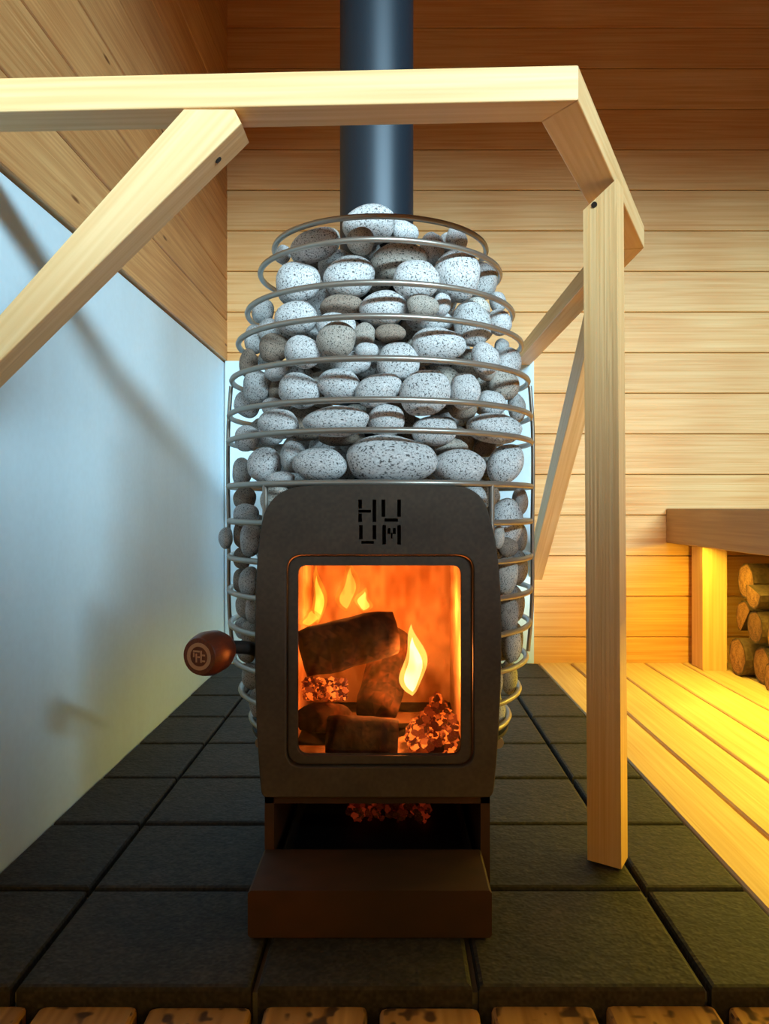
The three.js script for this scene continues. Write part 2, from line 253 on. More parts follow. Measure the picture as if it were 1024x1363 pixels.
{ // firewood, sawn ends towards the stove
  const r = rng(88), count = [0, 0, 0]; let n = 0;
  const made = [];
  const spots = [];
  for (let j = 0; j < 4; j++) { let z = -2.41; while (true) {
    const q = 0.036 + r() * 0.026; if (z + 2 * q > -0.98) break;
    const zc = z + q; let yc = q; for (const [a, b, c] of spots) { const dz = Math.abs(a - zc); if (dz < c + q) yc = Math.max(yc, b + Math.sqrt((c + q) ** 2 - dz * dz)); }
    if (yc + q < 0.40) spots.push([zc, yc + 0.0015, q, Math.min(2, Math.round(yc / 0.12))]); z += 2 * q + 0.002; } }
  for (const [z, yy, q, j] of spots) {
    const seg = 14, split = r() < 0.5, x0 = 1.03 + (r() - 0.5) * 0.03, x1 = x0 + 0.32, pts = [], a0 = r() * 6.28;
    for (let k = 0; k < seg; k++) { const a = k / seg * 2 * Math.PI, e = q * (0.93 + 0.07 * r()); let u = Math.cos(a) * e, v = Math.sin(a) * e; if (split) { const c = q * 0.25, w = u * Math.cos(a0) + v * Math.sin(a0); if (w > c) { u -= (w - c) * Math.cos(a0); v -= (w - c) * Math.sin(a0); } } pts.push([u, v]); }
    const low = Math.min(...pts.map(p => p[1])), base = yy <= q + 0.002 ? 0.0005 - low : yy;
    const t = thing('firewood_log', `${split ? 'split' : 'round'} firewood log in the ${['bottom', 'middle', 'top'][j]} row, ${['next to the bench post', 'second from the bench post', 'third from the bench post', 'fourth from the bench post', 'fifth from the bench post', 'sixth from the bench post'][Math.min(5, count[j]++)]}`, 'log', [x0, base + low, z], undefined, 'firewood stacked under the bench');
    let g = prism(pts, X, Z.clone().negate(), Y, x0, x1, V(0, base, z)); part('bark', grain(g, X, [n, 0], 0.3, 0.2), barkMat, t);
    const cap = [], uv = []; for (let k = 0; k < seg; k++) { const j2 = (k + 1) % seg; cap.push(x0 - 0.001, base, z, x0 - 0.001, base + pts[k][1], z - pts[k][0], x0 - 0.001, base + pts[j2][1], z - pts[j2][0]); uv.push(0.5, 0.5, 0.5 + pts[k][0] / q / 2, 0.5 + pts[k][1] / q / 2, 0.5 + pts[j2][0] / q / 2, 0.5 + pts[j2][1] / q / 2); }
    const cg = new THREE.BufferGeometry(); cg.setAttribute('position', new THREE.Float32BufferAttribute(cap, 3)); cg.setAttribute('uv', new THREE.Float32BufferAttribute(uv, 2)); cg.computeVertexNormals();
    part('sawn_end', cg, cutMats[n % 4], t); n++;
  }
}

// ---------------------------------------------------------------- guard rail
{
  const RB = 0.95, RT = 0.989, W = 0.05;
  const g = thing('guard_rail', 'pale wooden guard rail around the stove', 'rail', [0, 0, -1.0]);
  // outer corner points in plan: left end at the wall, corner, corner, back wall
  const P = [V(LEFT + 0.001, 0, -0.912), V(0.2055, 0, -0.882), V(0.438, 0, -1.387), V(0.438, 0, BACK + 0.001)];
  const inward = (a, b) => { const d = b.clone().sub(a).normalize(); return V(d.z, 0, -d.x); };   // left of travel: towards the stove
  const N = [0, 1, 2].map(k => inward(P[k], P[k + 1]));
  const line = (a, b, n) => [a.clone().addScaledVector(n, W), b.clone().addScaledVector(n, W)];
  const meet = (l, m) => { const [a, b] = l, [c, d] = m, r = b.clone().sub(a), s = d.clone().sub(c), q = c.clone().sub(a), den = r.x * s.z - r.z * s.x, t = (q.x * s.z - q.z * s.x) / den; return a.clone().addScaledVector(r, t); };
  const I = [0, 1, 2].map(k => line(P[k], P[k + 1], N[k])), In = [I[0][0], meet(I[0], I[1]), meet(I[1], I[2]), I[2][1]];
  In[0].x = LEFT + 0.001;
  const names = ['front_rail', 'corner_rail', 'side_rail'];
  for (let k = 0; k < 3; k++) {
    const s = new THREE.Shape([P[k], P[k + 1], In[k + 1], In[k]].map(p => new THREE.Vector2(p.x, p.z)));
    let q = new THREE.ExtrudeGeometry(s, { depth: RT - RB - 0.004, bevelEnabled: true, bevelSegments: 2, bevelSize: 0.002, bevelOffset: -0.002, bevelThickness: 0.002, curveSegments: 1 });
    q.rotateX(Math.PI / 2); q.translate(0, RT - 0.002, 0);
    part(names[k], grain(q, P[k + 1].clone().sub(P[k]), [k * 0.37, k * 0.11]), railMat, g);
  }
  // braces: straight timber between two points with a cut at each end
  // left brace in the plane of the front rail, down to the left wall
  const zf = x => -0.912 + (x - LEFT) / (0.2055 - LEFT) * 0.03;
  const brace = (pts, o, A, B, depth, dir, off) => { const s = new THREE.Shape(pts.map(p => new THREE.Vector2(...p))); let q = new THREE.ExtrudeGeometry(s, { depth: depth - 0.004, bevelEnabled: true, bevelSegments: 2, bevelSize: 0.002, bevelOffset: -0.002, bevelThickness: 0.002 });
    q.translate(0, 0, 0.002); const m = new THREE.Matrix4().makeBasis(A, B, A.clone().cross(B)); m.setPosition(o); q.applyMatrix4(m); return grain(q, dir, off); };
  const bx = (px, py, d) => { const p = at(px, py, d); return [p.x, p.y]; }, dB = 0.902;
  const tl = bx(245, 146, dB), tr = bx(312, 146, dB), tr2 = bx(322, 165, dB), sl = (bx(0, 420, dB)[1] - tl[1]) / (bx(0, 420, dB)[0] - tl[0]), sl2 = (bx(0, 482, dB)[1] - tr2[1]) / (bx(0, 482, dB)[0] - tr2[0]);
  tl[1] = tr[1] = RB - 0.0005;
  const wall = LEFT + 0.001;
  part('brace', brace([[wall, tl[1] + sl * (wall - tl[0])], [wall, tr2[1] + sl2 * (wall - tr2[0])], tr2, tr, tl], V(0, 0, -dB - 0.048), X, Y, 0.05, V(1, sl, 0), [0.2, 0.05]), railMat, g);
  // rear brace below the side rail, down to the back wall
  const rb0 = -1.70, rb1 = -1.80, yb = 0.34, xi = 0.438 - 0.047;
  part('brace', brace([[rb0, RB - 0.0005], [rb1, RB - 0.0005], [BACK + 0.001, yb], [BACK + 0.001, yb - 0.075], [rb0 - 0.004, RB - 0.03]].map(([z, y]) => [-z, y]).reverse(), V(xi + 0.044, 0, 0), Z.clone().negate(), Y, 0.044, V(0, RB - yb, rb1 - BACK), [0.9, 0.15]), railMat, g);
  // post under the corner rail, slanting cut at its head
  const c0 = V(0.313, 0, -1.090), u = V(0.47, 0, -0.883).normalize(), w = V(-0.80, 0, -0.60).normalize();
  const pa = 0.042, pb = 0.049, foot = [c0, c0.clone().addScaledVector(w, pb), c0.clone().addScaledVector(w, pb).addScaledVector(u, pa), c0.clone().addScaledVector(u, pa)];
  const head = [RB - 0.001, RB - 0.034, RB - 0.034, RB - 0.001], lean = V(-0.006, 0, 0), pos = [], quad = (a, b, c, d) => { for (const p of [a, b, c, a, c, d]) pos.push(p.x, p.y, p.z); };
  const lo = foot.map(p => p.clone().setY(0.003)), hi = foot.map((p, k) => p.clone().add(lean).setY(head[k]));
  for (let k = 0; k < 4; k++) { const j = (k + 1) % 4; quad(lo[j], lo[k], hi[k], hi[j]); } quad(hi[3], hi[2], hi[1], hi[0]); quad(lo[0], lo[1], lo[2], lo[3]);
  // corner order above is seen from the camera side; check the winding and flip when needed
  let pg = new THREE.BufferGeometry(); pg.setAttribute('position', new THREE.Float32BufferAttribute(pos, 3)); pg.computeVertexNormals();
  const mid = lo[0].clone().add(lo[2]).multiplyScalar(0.5), n0 = V().fromBufferAttribute(pg.attributes.normal, 0);
  if (n0.dot(lo[0].clone().add(lo[1]).multiplyScalar(0.5).sub(mid)) < 0) { for (let k = 0; k < pos.length; k += 9) for (let c = 0; c < 3; c++) [pos[k + 3 + c], pos[k + 6 + c]] = [pos[k + 6 + c], pos[k + 3 + c]]; pg.setAttribute('position', new THREE.Float32BufferAttribute(pos, 3)); pg.computeVertexNormals(); }
  part('post', grain(pg, Y, [0.3, 0.08], 1.2, 0.16), railMat, g);
  const face = V(w.z, 0, -w.x); if (face.z < 0) face.negate();
  const screw = (p, n) => { const q = new THREE.CylinderGeometry(0.0042, 0.0042, 0.002, 12); q.applyQuaternion(new THREE.Quaternion().setFromUnitVectors(Y, n)); q.translate(p.x, p.y, p.z); part('screw', q, screwMat, g); };
  screw(foot[0].clone().lerp(foot[1], 0.66).add(lean).setY(RB - 0.03).addScaledVector(face, 0.0005), face);
  const s0 = at(290, 187, dB + 0.02), nb = V(-sl2, 1, 0).normalize().negate(); const onEdge = tr2[1] + sl2 * (s0.x - tr2[0]); screw(V(s0.x, onEdge, -dB - 0.022), nb);
}

// ---------------------------------------------------------------- stove
const SX = -0.020, SD = 1.29, SZ = -SD;
const rings = [[0.408, 0.170], [0.368, 0.192], [0.303, 0.212], [0.254, 0.226], [0.196, 0.236], [0.141, 0.240], [0.1005, 0.241], [0.031, 0.241], [-0.023, 0.240], [-0.078, 0.240], [-0.130, 0.240], [-0.182, 0.238], [-0.236, 0.233], [-0.286, 0.222], [-0.330, 0.206]].map(([h, r]) => [h + EYE, r]);
const radiusAt = y => { if (y >= rings[0][0]) return Math.max(0.05, rings[0][1] - (y - rings[0][0]) * 1.6); for (let k = 1; k < rings.length; k++) if (y >= rings[k][0]) { const t = (y - rings[k][0]) / (rings[k - 1][0] - rings[k][0]); return rings[k][1] + (rings[k - 1][1] - rings[k][1]) * t; } return rings[rings.length - 1][1]; };
const FD = 1.02, HW = 0.150, H0 = 0.127, H1 = 0.475, HB = 1.43;   // front plate distance; firebox half width, bottom, top, back
const stove = thing('wood_stove', 'dark wood-burning sauna stove with glass door inside a round steel cage of stones', 'stove', [SX, 0, SZ]);
{
  const pd = (px, py) => { const p = at(px, py, FD); return [p.x, p.y]; };
  // front plate: outline traced at the plate's own distance, opening for the door, stencilled letters
  const s = new THREE.Shape(), o = (a, b) => pd(a, b);
  s.moveTo(...o(356, 1062)); s.lineTo(...o(648, 1062)); s.quadraticCurveTo(...o(657, 1062), ...o(658, 1050));
  s.bezierCurveTo(...o(664, 1000), ...o(668, 920), ...o(668, 850)); s.bezierCurveTo(...o(668, 780), ...o(664, 730), ...o(655, 698));
  s.bezierCurveTo(...o(648, 664), ...o(636, 648), ...o(606, 647)); s.bezierCurveTo(...o(560, 644), ...o(450, 644), ...o(402, 647));
  s.bezierCurveTo(...o(368, 650), ...o(352, 670), ...o(347, 702)); s.bezierCurveTo(...o(341, 740), ...o(339, 800), ...o(339, 850)); s.bezierCurveTo(...o(339, 930), ...o(342, 1000), ...o(347, 1052)); s.quadraticCurveTo(...o(348, 1062), ...o(356, 1062));
  const hole = (x0, x1, y0, y1, r) => { const h = new THREE.Path(), [a, t] = pd(x0, y0), [b, l] = pd(x1, y1), q = r / 1039;
    h.moveTo(a + q, l); h.quadraticCurveTo(a, l, a, l + q); h.lineTo(a, t - q); h.quadraticCurveTo(a, t, a + q, t); h.lineTo(b - q, t); h.quadraticCurveTo(b, t, b, t - q); h.lineTo(b, l + q); h.quadraticCurveTo(b, l, b - q, l); h.closePath(); return h; };
  s.holes.push(hole(381, 631, 739, 1021, 22));
  // letters HU over UM, drawn as separate bars
  const bars = [];
  const bar = (x0, x1, y0, y1) => { const h = new THREE.Path(), [a, t] = pd(x0, y0), [b, l] = pd(x1, y1); h.moveTo(a, l); h.lineTo(a, t); h.lineTo(b, t); h.lineTo(b, l); h.closePath(); bars.push([a, b, l, t]); };
  for (const r of [
    [477, 482, 665, 677], [477, 482, 683.5, 695], [496, 501, 665, 695], [477, 494, 678.5, 682.5],       // H
    [508, 513, 665, 688], [529, 534, 665, 688], [512, 530, 690, 694.5],                                   // U
    [478, 483, 699, 718], [496, 501, 699, 718], [481, 498, 720, 724],                                     // U
    [509, 514, 699, 725], [529, 534, 699, 725], [516, 520, 703, 711], [523, 527, 703, 711], [520.4, 522.6, 709, 717]]) bar(...r);   // M
  let g = new THREE.ExtrudeGeometry(s, { depth: 0.014, bevelEnabled: true, bevelSegments: 3, bevelSize: 0.0016, bevelOffset: -0.0016, bevelThickness: 0.003, curveSegments: 10 });
  g.translate(0, 0, -FD - 0.017);
  let cut = new Brush(g), ev = new Evaluator(); ev.attributes = ['position', 'normal', 'uv']; ev.useGroups = false; cut.updateMatrixWorld();
  for (const [a, b, l, t] of bars) { const q = new Brush(new THREE.BoxGeometry(b - a, t - l, 0.05)); q.position.set((a + b) / 2, (l + t) / 2, -FD); q.updateMatrixWorld(); cut = ev.evaluate(cut, q, SUBTRACTION); cut.updateMatrixWorld(); }
  g = cut.geometry; part('front_plate', planar(g, 0.3), doorSteel, stove, 'dark steel front with stencilled letters');
  part('letter_backing', box(SX - 0.06, SX + 0.06, 0.440, 0.512, -FD - 0.026, -FD - 0.0175, 0.001), blackSteel, stove);
  // side skirt of the plate
  g = new THREE.ExtrudeGeometry((() => { const q = new THREE.Shape(s.getPoints(8)); const inner = s.getPoints(8).map(p => { const c = pd(504, 860); return new THREE.Vector2(c[0] + (p.x - c[0]) * 0.955, c[1] + (p.y - c[1]) * 0.962); }); q.holes.push(new THREE.Path(inner.reverse())); return q; })(), { depth: 0.03, bevelEnabled: false });
  g.translate(0, 0, -FD - 0.047); part('front_skirt', planar(g, 0.3), doorSteel, stove);
  // door: recessed frame, glass
  const fr = new THREE.Shape(hole(382, 630, 740, 1020, 22).getPoints(8)); const win = hole(393, 617, 751, 1010, 16); fr.holes.push(win);
  g = new THREE.ExtrudeGeometry(fr, { depth: 0.008, bevelEnabled: true, bevelSegments: 2, bevelSize: 0.002, bevelOffset: -0.002, bevelThickness: 0.002, curveSegments: 6 });
  g.translate(0, 0, -FD - 0.016); const door = part('door', planar(g, 0.3), doorSteel, stove);
  g = new THREE.ExtrudeGeometry(new THREE.Shape(hole(390, 620, 748, 1013, 16).getPoints(8)), { depth: 0.003, bevelEnabled: false }); g.translate(0, 0, -FD - 0.020); part('glass', planar(g, 0.26), glassMat, door, 'sooty glass pane glowing orange');
  // firebox shell
  const cx = SX, t = 0.01;
  const shell = [box(cx - HW, cx - HW + t, H0, H1, -HB, -FD - 0.018), box(cx + HW - t, cx + HW, H0, H1, -HB, -FD - 0.018), box(cx - HW, cx + HW, H1 - t, H1, -HB, -FD - 0.018), box(cx - HW, cx + HW, H0, H1, -HB, -HB + t), box(cx - HW, cx + HW, H0, H0 + t, -HB, -FD - 0.018)];
  part('firebox', mergeGeometries(shell), blackSteel, stove);
  const k = HW - t, lining = [box(cx - k, cx - k + 0.02, H0 + t, H1 - t, -HB + t, -FD - 0.03), box(cx + k - 0.02, cx + k, H0 + t, H1 - t, -HB + t, -FD - 0.03), box(cx - k, cx + k, H0 + t, H1 - t, -HB + t, -HB + t + 0.025), box(cx - k, cx + k, H0 + t, H0 + t + 0.02, -HB + t, -FD - 0.03)];
  for (const q of lining) part('firebrick', q, brickMat, stove, 'orange-lit firebrick lining');
  // plinth with the ash opening
  const pw = 0.146, pf = -1.032, pb = -HB + 0.01;
  part('plinth', mergeGeometries([box(cx - pw, cx - pw + 0.012, 0.001, H0, pb, pf), box(cx + pw - 0.012, cx + pw, 0.001, H0, pb, pf), box(cx - pw, cx + pw, 0.001, H0, pb, pb + 0.012), box(cx - pw, cx + pw, H0 - 0.012, H0, pb, pf), box(cx - pw, cx + pw, 0.001, 0.008, pb, pf)]), rustSteel, stove);
  // ash drawer pulled out in front: front panel, sides and covered top
  const ax0 = at(330, 1250, 0.92).x, ax1 = at(655, 1250, 0.92).x;
  const dr = part('ash_drawer', box(ax0, ax1, 0.0015, 0.056, -1.031, -0.92, 0.003), rustSteel, stove, 'rusty brown ash drawer');
  part('ash_tray', mergeGeometries([box(cx - 0.125, cx + 0.125, 0.009, 0.014, -1.36, -1.034), box(cx - 0.125, cx - 0.121, 0.014, 0.05, -1.36, -1.034), box(cx + 0.121, cx + 0.125, 0.014, 0.05, -1.36, -1.034)]), blackSteel, dr);
  // cage rings
  const arc = (y, r, a0, a1, n) => Array.from({ length: n + 1 }, (_, j) => { const a = a0 + (a1 - a0) * j / n; return V(SX + Math.sin(a) * r, y, SZ + Math.cos(a) * r); });
  rings.forEach(([y, r], j) => {
    const full = j <= 7, a = Math.asin(Math.min(0.98, 0.1575 / r));
    const geo = full ? tube(arc(y, r, 0, 2 * Math.PI, 48).slice(0, -1), 0.0044, 96, 8, true) : tube(arc(y, r, a, 2 * Math.PI - a, 44), 0.0044, 88, 8);
    part('cage_ring', geo, ringSteel, stove);
  });
  const topY = rings[0][0], upr = (ang, list) => part('cage_upright', tube(list.map(([y, r]) => V(SX + Math.sin(ang) * (r + 0.0078), y, SZ + Math.cos(ang) * (r + 0.0078))), 0.0035, 60, 6), ringSteel, stove);
  for (const d of [-128, 128, 180]) upr(d * Math.PI / 180, rings);
  for (const d of [-92, 92]) upr(d * Math.PI / 180, rings.slice(4, 13));
  for (const sgn of [-1, 1]) { const a = Math.asin(0.160 / 0.241) * sgn; part('cage_upright', tube(rings.slice(7).map(([y, r]) => { const aa = Math.asin(Math.min(0.98, 0.1575 / r)) * sgn; return V(SX + Math.sin(aa) * r, y, SZ + Math.cos(aa) * r); }), 0.0042, 50, 6), ringSteel, stove); }
  // base plate that carries the stones
  const sh = new THREE.Shape(); sh.absarc(0, 0, 0.205, 0, 2 * Math.PI); const hh = new THREE.Path(); hh.moveTo(-HW + 0.002, -(HB - SD)); hh.lineTo(HW - 0.002, -(HB - SD)); hh.lineTo(HW - 0.002, 0.13); hh.lineTo(-HW + 0.002, 0.13); hh.closePath();
  g = new THREE.ExtrudeGeometry((() => { const q = new THREE.Shape(); q.absarc(0, 0, 0.205, 0, 2 * Math.PI); return q; })(), { depth: 0.006, bevelEnabled: false, curveSegments: 40 });
  g.rotateX(-Math.PI / 2); g.translate(SX, H0 + 0.024, SZ); part('base_plate', g, blackSteel, stove);
  for (const sgn of [-1, 1]) { const q = new THREE.CylinderGeometry(0.009, 0.009, 0.03, 14); q.rotateX(Math.PI / 2); q.translate(SX + sgn * 0.178, H0 + 0.018, SZ + 0.08); part('cage_stud', q, ringSteel, stove); }
  // flue pipe
  const pr = 0.0615, flue = new THREE.LatheGeometry([[pr + 0.006, H1], [pr + 0.006, H1 + 0.05], [pr, H1 + 0.052], [pr, TOP]].map(p => new THREE.Vector2(...p)), 48); flue.translate(SX - 0.007, 0, -1.335);
  part('flue_pipe', flue, flueMat, stove, 'blue-black round flue pipe');
  // handle: steel rod and turned wooden grip with a branded end
  const h0 = at(353, 868, 1.06), h1 = at(300, 862, 1.01), tip = at(265, 874, 0.955), ax = tip.clone().sub(h1).normalize();
  const rod = part('door_handle', tube([h0, h0.clone().lerp(h1, 0.5).add(V(0, 0.003, 0)), h1, h1.clone().addScaledVector(ax, 0.012)], 0.0085, 20, 10), blackSteel, stove, 'black steel rod with wooden grip');
  const L = tip.distanceTo(h1), grip = new THREE.LatheGeometry([[0, 0], [0.013, 0], [0.0195, 0.006], [0.0255, 0.02], [0.0272, 0.04], [0.0252, L - 0.008], [0.0225, L - 0.001], [0.0215, L], [0, L]].map(p => new THREE.Vector2(...p)), 32);
  const qq = new THREE.Quaternion().setFromUnitVectors(Y, ax); grip.applyQuaternion(qq); grip.translate(h1.x, h1.y, h1.z);
  part('grip', grain(grip, ax, [0, 0], 0.3, 0.1), knobMat, rod, 'reddish brown turned wooden grip');
  // pale ring and mark on its end
  const e1 = X.clone().addScaledVector(ax, -X.dot(ax)).normalize(), e2 = ax.clone().cross(e1).normalize(); if (e2.y < 0) e2.negate();
  const M = new THREE.Matrix4().makeBasis(e1, e2, e1.clone().cross(e2)); const out = e1.clone().cross(e2).dot(ax) > 0 ? 1 : -1;
  const annulus = new THREE.Shape(); annulus.absarc(0, 0, 0.0165, 0, 2 * Math.PI); const ih = new THREE.Path(); ih.absarc(0, 0, 0.0120, 0, 2 * Math.PI); annulus.holes.push(ih);
  const flat = [new THREE.ExtrudeGeometry(annulus, { depth: 0.0008, bevelEnabled: false, curveSegments: 24 })];
  for (const [x0, x1, y0, y1] of [[-0.008, 0.001, 0.0052, 0.0072], [-0.008, -0.0062, -0.001, 0.0045], [-0.0045, -0.0027, -0.007, 0.0034], [0.0022, 0.004, -0.007, 0.0072], [0.0046, 0.0085, 0.001, 0.0028], [0.0046, 0.0085, -0.006, -0.0042], [-0.0018, 0.0012, -0.0015, 0.0003]])
    { const b = new THREE.BoxGeometry(x1 - x0, y1 - y0, 0.0008).toNonIndexed(); b.translate((x0 + x1) / 2, (y0 + y1) / 2, 0.0004); flat.push(b); }
  const mk = mergeGeometries(flat.map(q => q.index ? q.toNonIndexed() : q)); mk.applyMatrix4(M); const tp = tip.clone().addScaledVector(ax, out > 0 ? 0 : 0.0008); mk.translate(tp.x, tp.y, tp.z);
  part('grip_emblem', mk, knobPale, rod, 'pale round emblem burnt into the end of the grip');
}

// ---------------------------------------------------------------- fire
{
  const charTex = texture(256, 256, (() => { const a = lattice(91, 20, 8), b = lattice(92, 50, 60); return (u, v) => mix([0.10, 0.07, 0.05], [0.42, 0.26, 0.15], clamp(0.7 * a(u, v) + 0.5 * b(u, v) - 0.2)); })());
  const charMat = std({ map: charTex, roughness: 0.95 });
  const log = (a, b, r, label, seed) => {
    const q = rng(seed), seg = 12, n = 8, d = b.clone().sub(a), L = d.length(), ax = d.clone().normalize(), e1 = (Math.abs(ax.y) > 0.8 ? X : Y).clone().cross(ax).normalize(), e2 = ax.clone().cross(e1);
    const w = Array.from({ length: seg }, () => 0.86 + 0.2 * q()), pos = [], ind = [];
    for (let i = 0; i <= n; i++) for (let j = 0; j < seg; j++) { const t = i / n, th = j / seg * 6.2832, rr = r * w[j] * (0.95 + 0.1 * q()) * (i === 0 || i === n ? 0.9 : 1), p = a.clone().addScaledVector(ax, t * L).addScaledVector(e1, Math.cos(th) * rr).addScaledVector(e2, Math.sin(th) * rr); pos.push(p.x, p.y, p.z); }
    pos.push(a.x, a.y, a.z, b.x, b.y, b.z);
    for (let i = 0; i < n; i++) for (let j = 0; j < seg; j++) { const k = (j + 1) % seg, A = i * seg + j, B = i * seg + k, C = (i + 1) * seg + k, D = (i + 1) * seg + j; ind.push(A, B, C, A, C, D); }
    for (let j = 0; j < seg; j++) { const k = (j + 1) % seg; ind.push((n + 1) * seg, k, j, (n + 1) * seg + 1, n * seg + j, n * seg + k); }
    const g = new THREE.BufferGeometry(); g.setAttribute('position', new THREE.Float32BufferAttribute(pos, 3)); g.setIndex(ind); g.computeVertexNormals();
    return single('burning_log', label, 'log', grain(g, ax, [0, 0], 0.3, 0.3), charMat);
  };
  log(at(403, 870, 1.13), at(524, 840, 1.165), 0.038, 'thick charred log lying across the fire behind the stove glass', 3);
  log(at(522, 850, 1.33), at(499, 952, 1.19), 0.034, 'brown log standing in the middle of the fire', 4);
  log(at(409, 956, 1.10), at(456, 955, 1.18), 0.021, 'short log with glowing edge at the left of the fire', 5);
  log(at(435, 976, 1.085), at(530, 980, 1.085), 0.026, 'dark log end lying low against the door glass', 6);
  // embers: heaps nobody could count
  const r = rng(17), FLOOR = H0 + 0.031, emb = (spots, name, label, colour) => {
    const heat = [[], [], [], []];
    for (const [p, s] of spots) { let g = new THREE.DodecahedronGeometry(s, 0); const a = g.attributes.position; for (let k = 0; k < a.count; k++) { const e = 1 + 0.35 * Math.sin(a.getX(k) * 900 + a.getY(k) * 1300 + a.getZ(k) * 700); a.setXYZ(k, a.getX(k) * e, a.getY(k) * e * 0.8, a.getZ(k) * e); } g.rotateX(r() * 6); g.rotateY(r() * 6); g.computeVertexNormals(); g.translate(p.x, p.y, p.z); heat[Math.floor(4 * r() ** 1.5)].push(g); }
    const t = thing(name, label, 'embers', [0, 0, 0], 'stuff');
    heat.forEach((h, k) => { const e = [0.10, 0.35, 0.8, 1.8][k]; if (h.length) part(['charcoal', 'dull_embers', 'red_embers', 'hot_embers'][k], mergeGeometries(h), std({ color: lin(0.07, 0.04, 0.03), emissive: lin(colour[0] * e, colour[1] * e * (0.7 + 0.2 * k), colour[2] * e), emissiveIntensity: 1.0, roughness: 1 }), t); });
  };
  const S1 = [];
  for (let k = 0; k < 900; k++) { const u = r(), w = r(), top = 0.085 * Math.max(0.1, 1 - Math.abs(u - 0.6) * 1.2) * (1 - 0.45 * w), s = 0.002 + r() * 0.0042; S1.push([V(0.022 + u * 0.064, FLOOR + 1.45 * s + Math.sqrt(r()) * top, -1.062 - w * 0.10), s]); }
  emb(S1, 'ember_heap', 'glowing red embers heaped behind the stove glass', [0.95, 0.13, 0.02]);
  const S3 = []; for (let k = 0; k < 420; k++) { const s = 0.0018 + r() * 0.003, p = at(405 + r() * 55, 904 + r() * 26, 1.09 + r() * 0.06); S3.push([p, s]); }
  emb(S3, 'ember_heap', 'bright orange embers on the short log behind the stove glass', [0.95, 0.13, 0.02]);
  const S2 = []; for (let k = 0; k < 160; k++) { const s = 0.003 + r() * 0.005; S2.push([V(-0.07 + r() * 0.13, 0.0147 + 1.4 * s + r() * 0.008, -1.205 - r() * 0.11), s]); }
  emb(S2, 'fallen_embers', 'dull red embers fallen into the ash opening under the stove', [0.05, 0.003, 0.001]);
  // flames
  const flameMat = (k, o) => std({ color: lin(0, 0, 0), emissive: lin(...k), emissiveIntensity: 1, roughness: 1, transparent: true, opacity: o });
  const flame = (px, py0, py1, d, w, lean, label, col) => {
    const a = at(px, py1, d), b = at(px, py0, d), t = thing('flame', label, 'flame', [a.x, a.y, a.z]);
    const tongue = (name, w, y0, y1, mat) => { const H = y1 - y0, prof = []; for (let k = 0; k <= 16; k++) { const t = k / 16; prof.push(new THREE.Vector2(Math.max(0.0002, w * Math.sin(Math.PI * Math.pow(t, 0.72)) * (1 - 0.2 * t)), t * H)); }
      const g = new THREE.LatheGeometry(prof, 16), p = g.attributes.position; for (let k = 0; k < p.count; k++) { const t = p.getY(k) / H; p.setX(k, p.getX(k) + lean * t * t + 0.25 * w * Math.sin(t * 8 + px)); p.setZ(k, p.getZ(k) * 0.7 + 0.2 * w * Math.sin(t * 6)); } g.computeVertexNormals(); g.translate(a.x, y0, a.z); part(name, g, mat, t); };
    tongue('outer_flame', w * 1.25, a.y, b.y + (b.y - a.y) * 0.08, flameMat([col[0] * 0.55, col[1] * 0.4, col[2] * 0.25], 0.28)); tongue('flame_core', w * 0.8, a.y + (b.y - a.y) * 0.06, b.y - (b.y - a.y) * 0.12, flameMat(col, 0.8));
  };
  flame(425, 758, 830, 1.17, 0.009, -0.003, 'slim yellow flame on top of the thick charred log', [3.0, 1.5, 0.16]);
  flame(462, 748, 814, 1.24, 0.014, 0.008, 'pale orange flame rising behind the slim yellow flame', [2.0, 0.85, 0.10]);
  flame(484, 784, 814, 1.22, 0.011, 0.0, 'small round yellow flame at the end of the charred log', [3.0, 1.6, 0.25]);
  flame(412, 810, 834, 1.155, 0.012, 0.006, 'low lapping flame on the charred log', [2.4, 1.05, 0.1]);
  flame(550, 838, 926, 1.20, 0.016, 0.002, 'bright yellow-white flame above the red embers', [6.0, 4.2, 1.3]);
  for (const [px, py, d, I] of [[575, 880, 1.17, 0.022], [460, 790, 1.28, 0.016], [580, 800, 1.25, 0.014]]) { const l = new THREE.PointLight(lin(1, 0.27, 0.045), I * 9); l.name = 'fire_light'; l.position.copy(at(px, py, d)); l.castShadow = true; l.shadow.radius = 1; scene.add(l); }
}

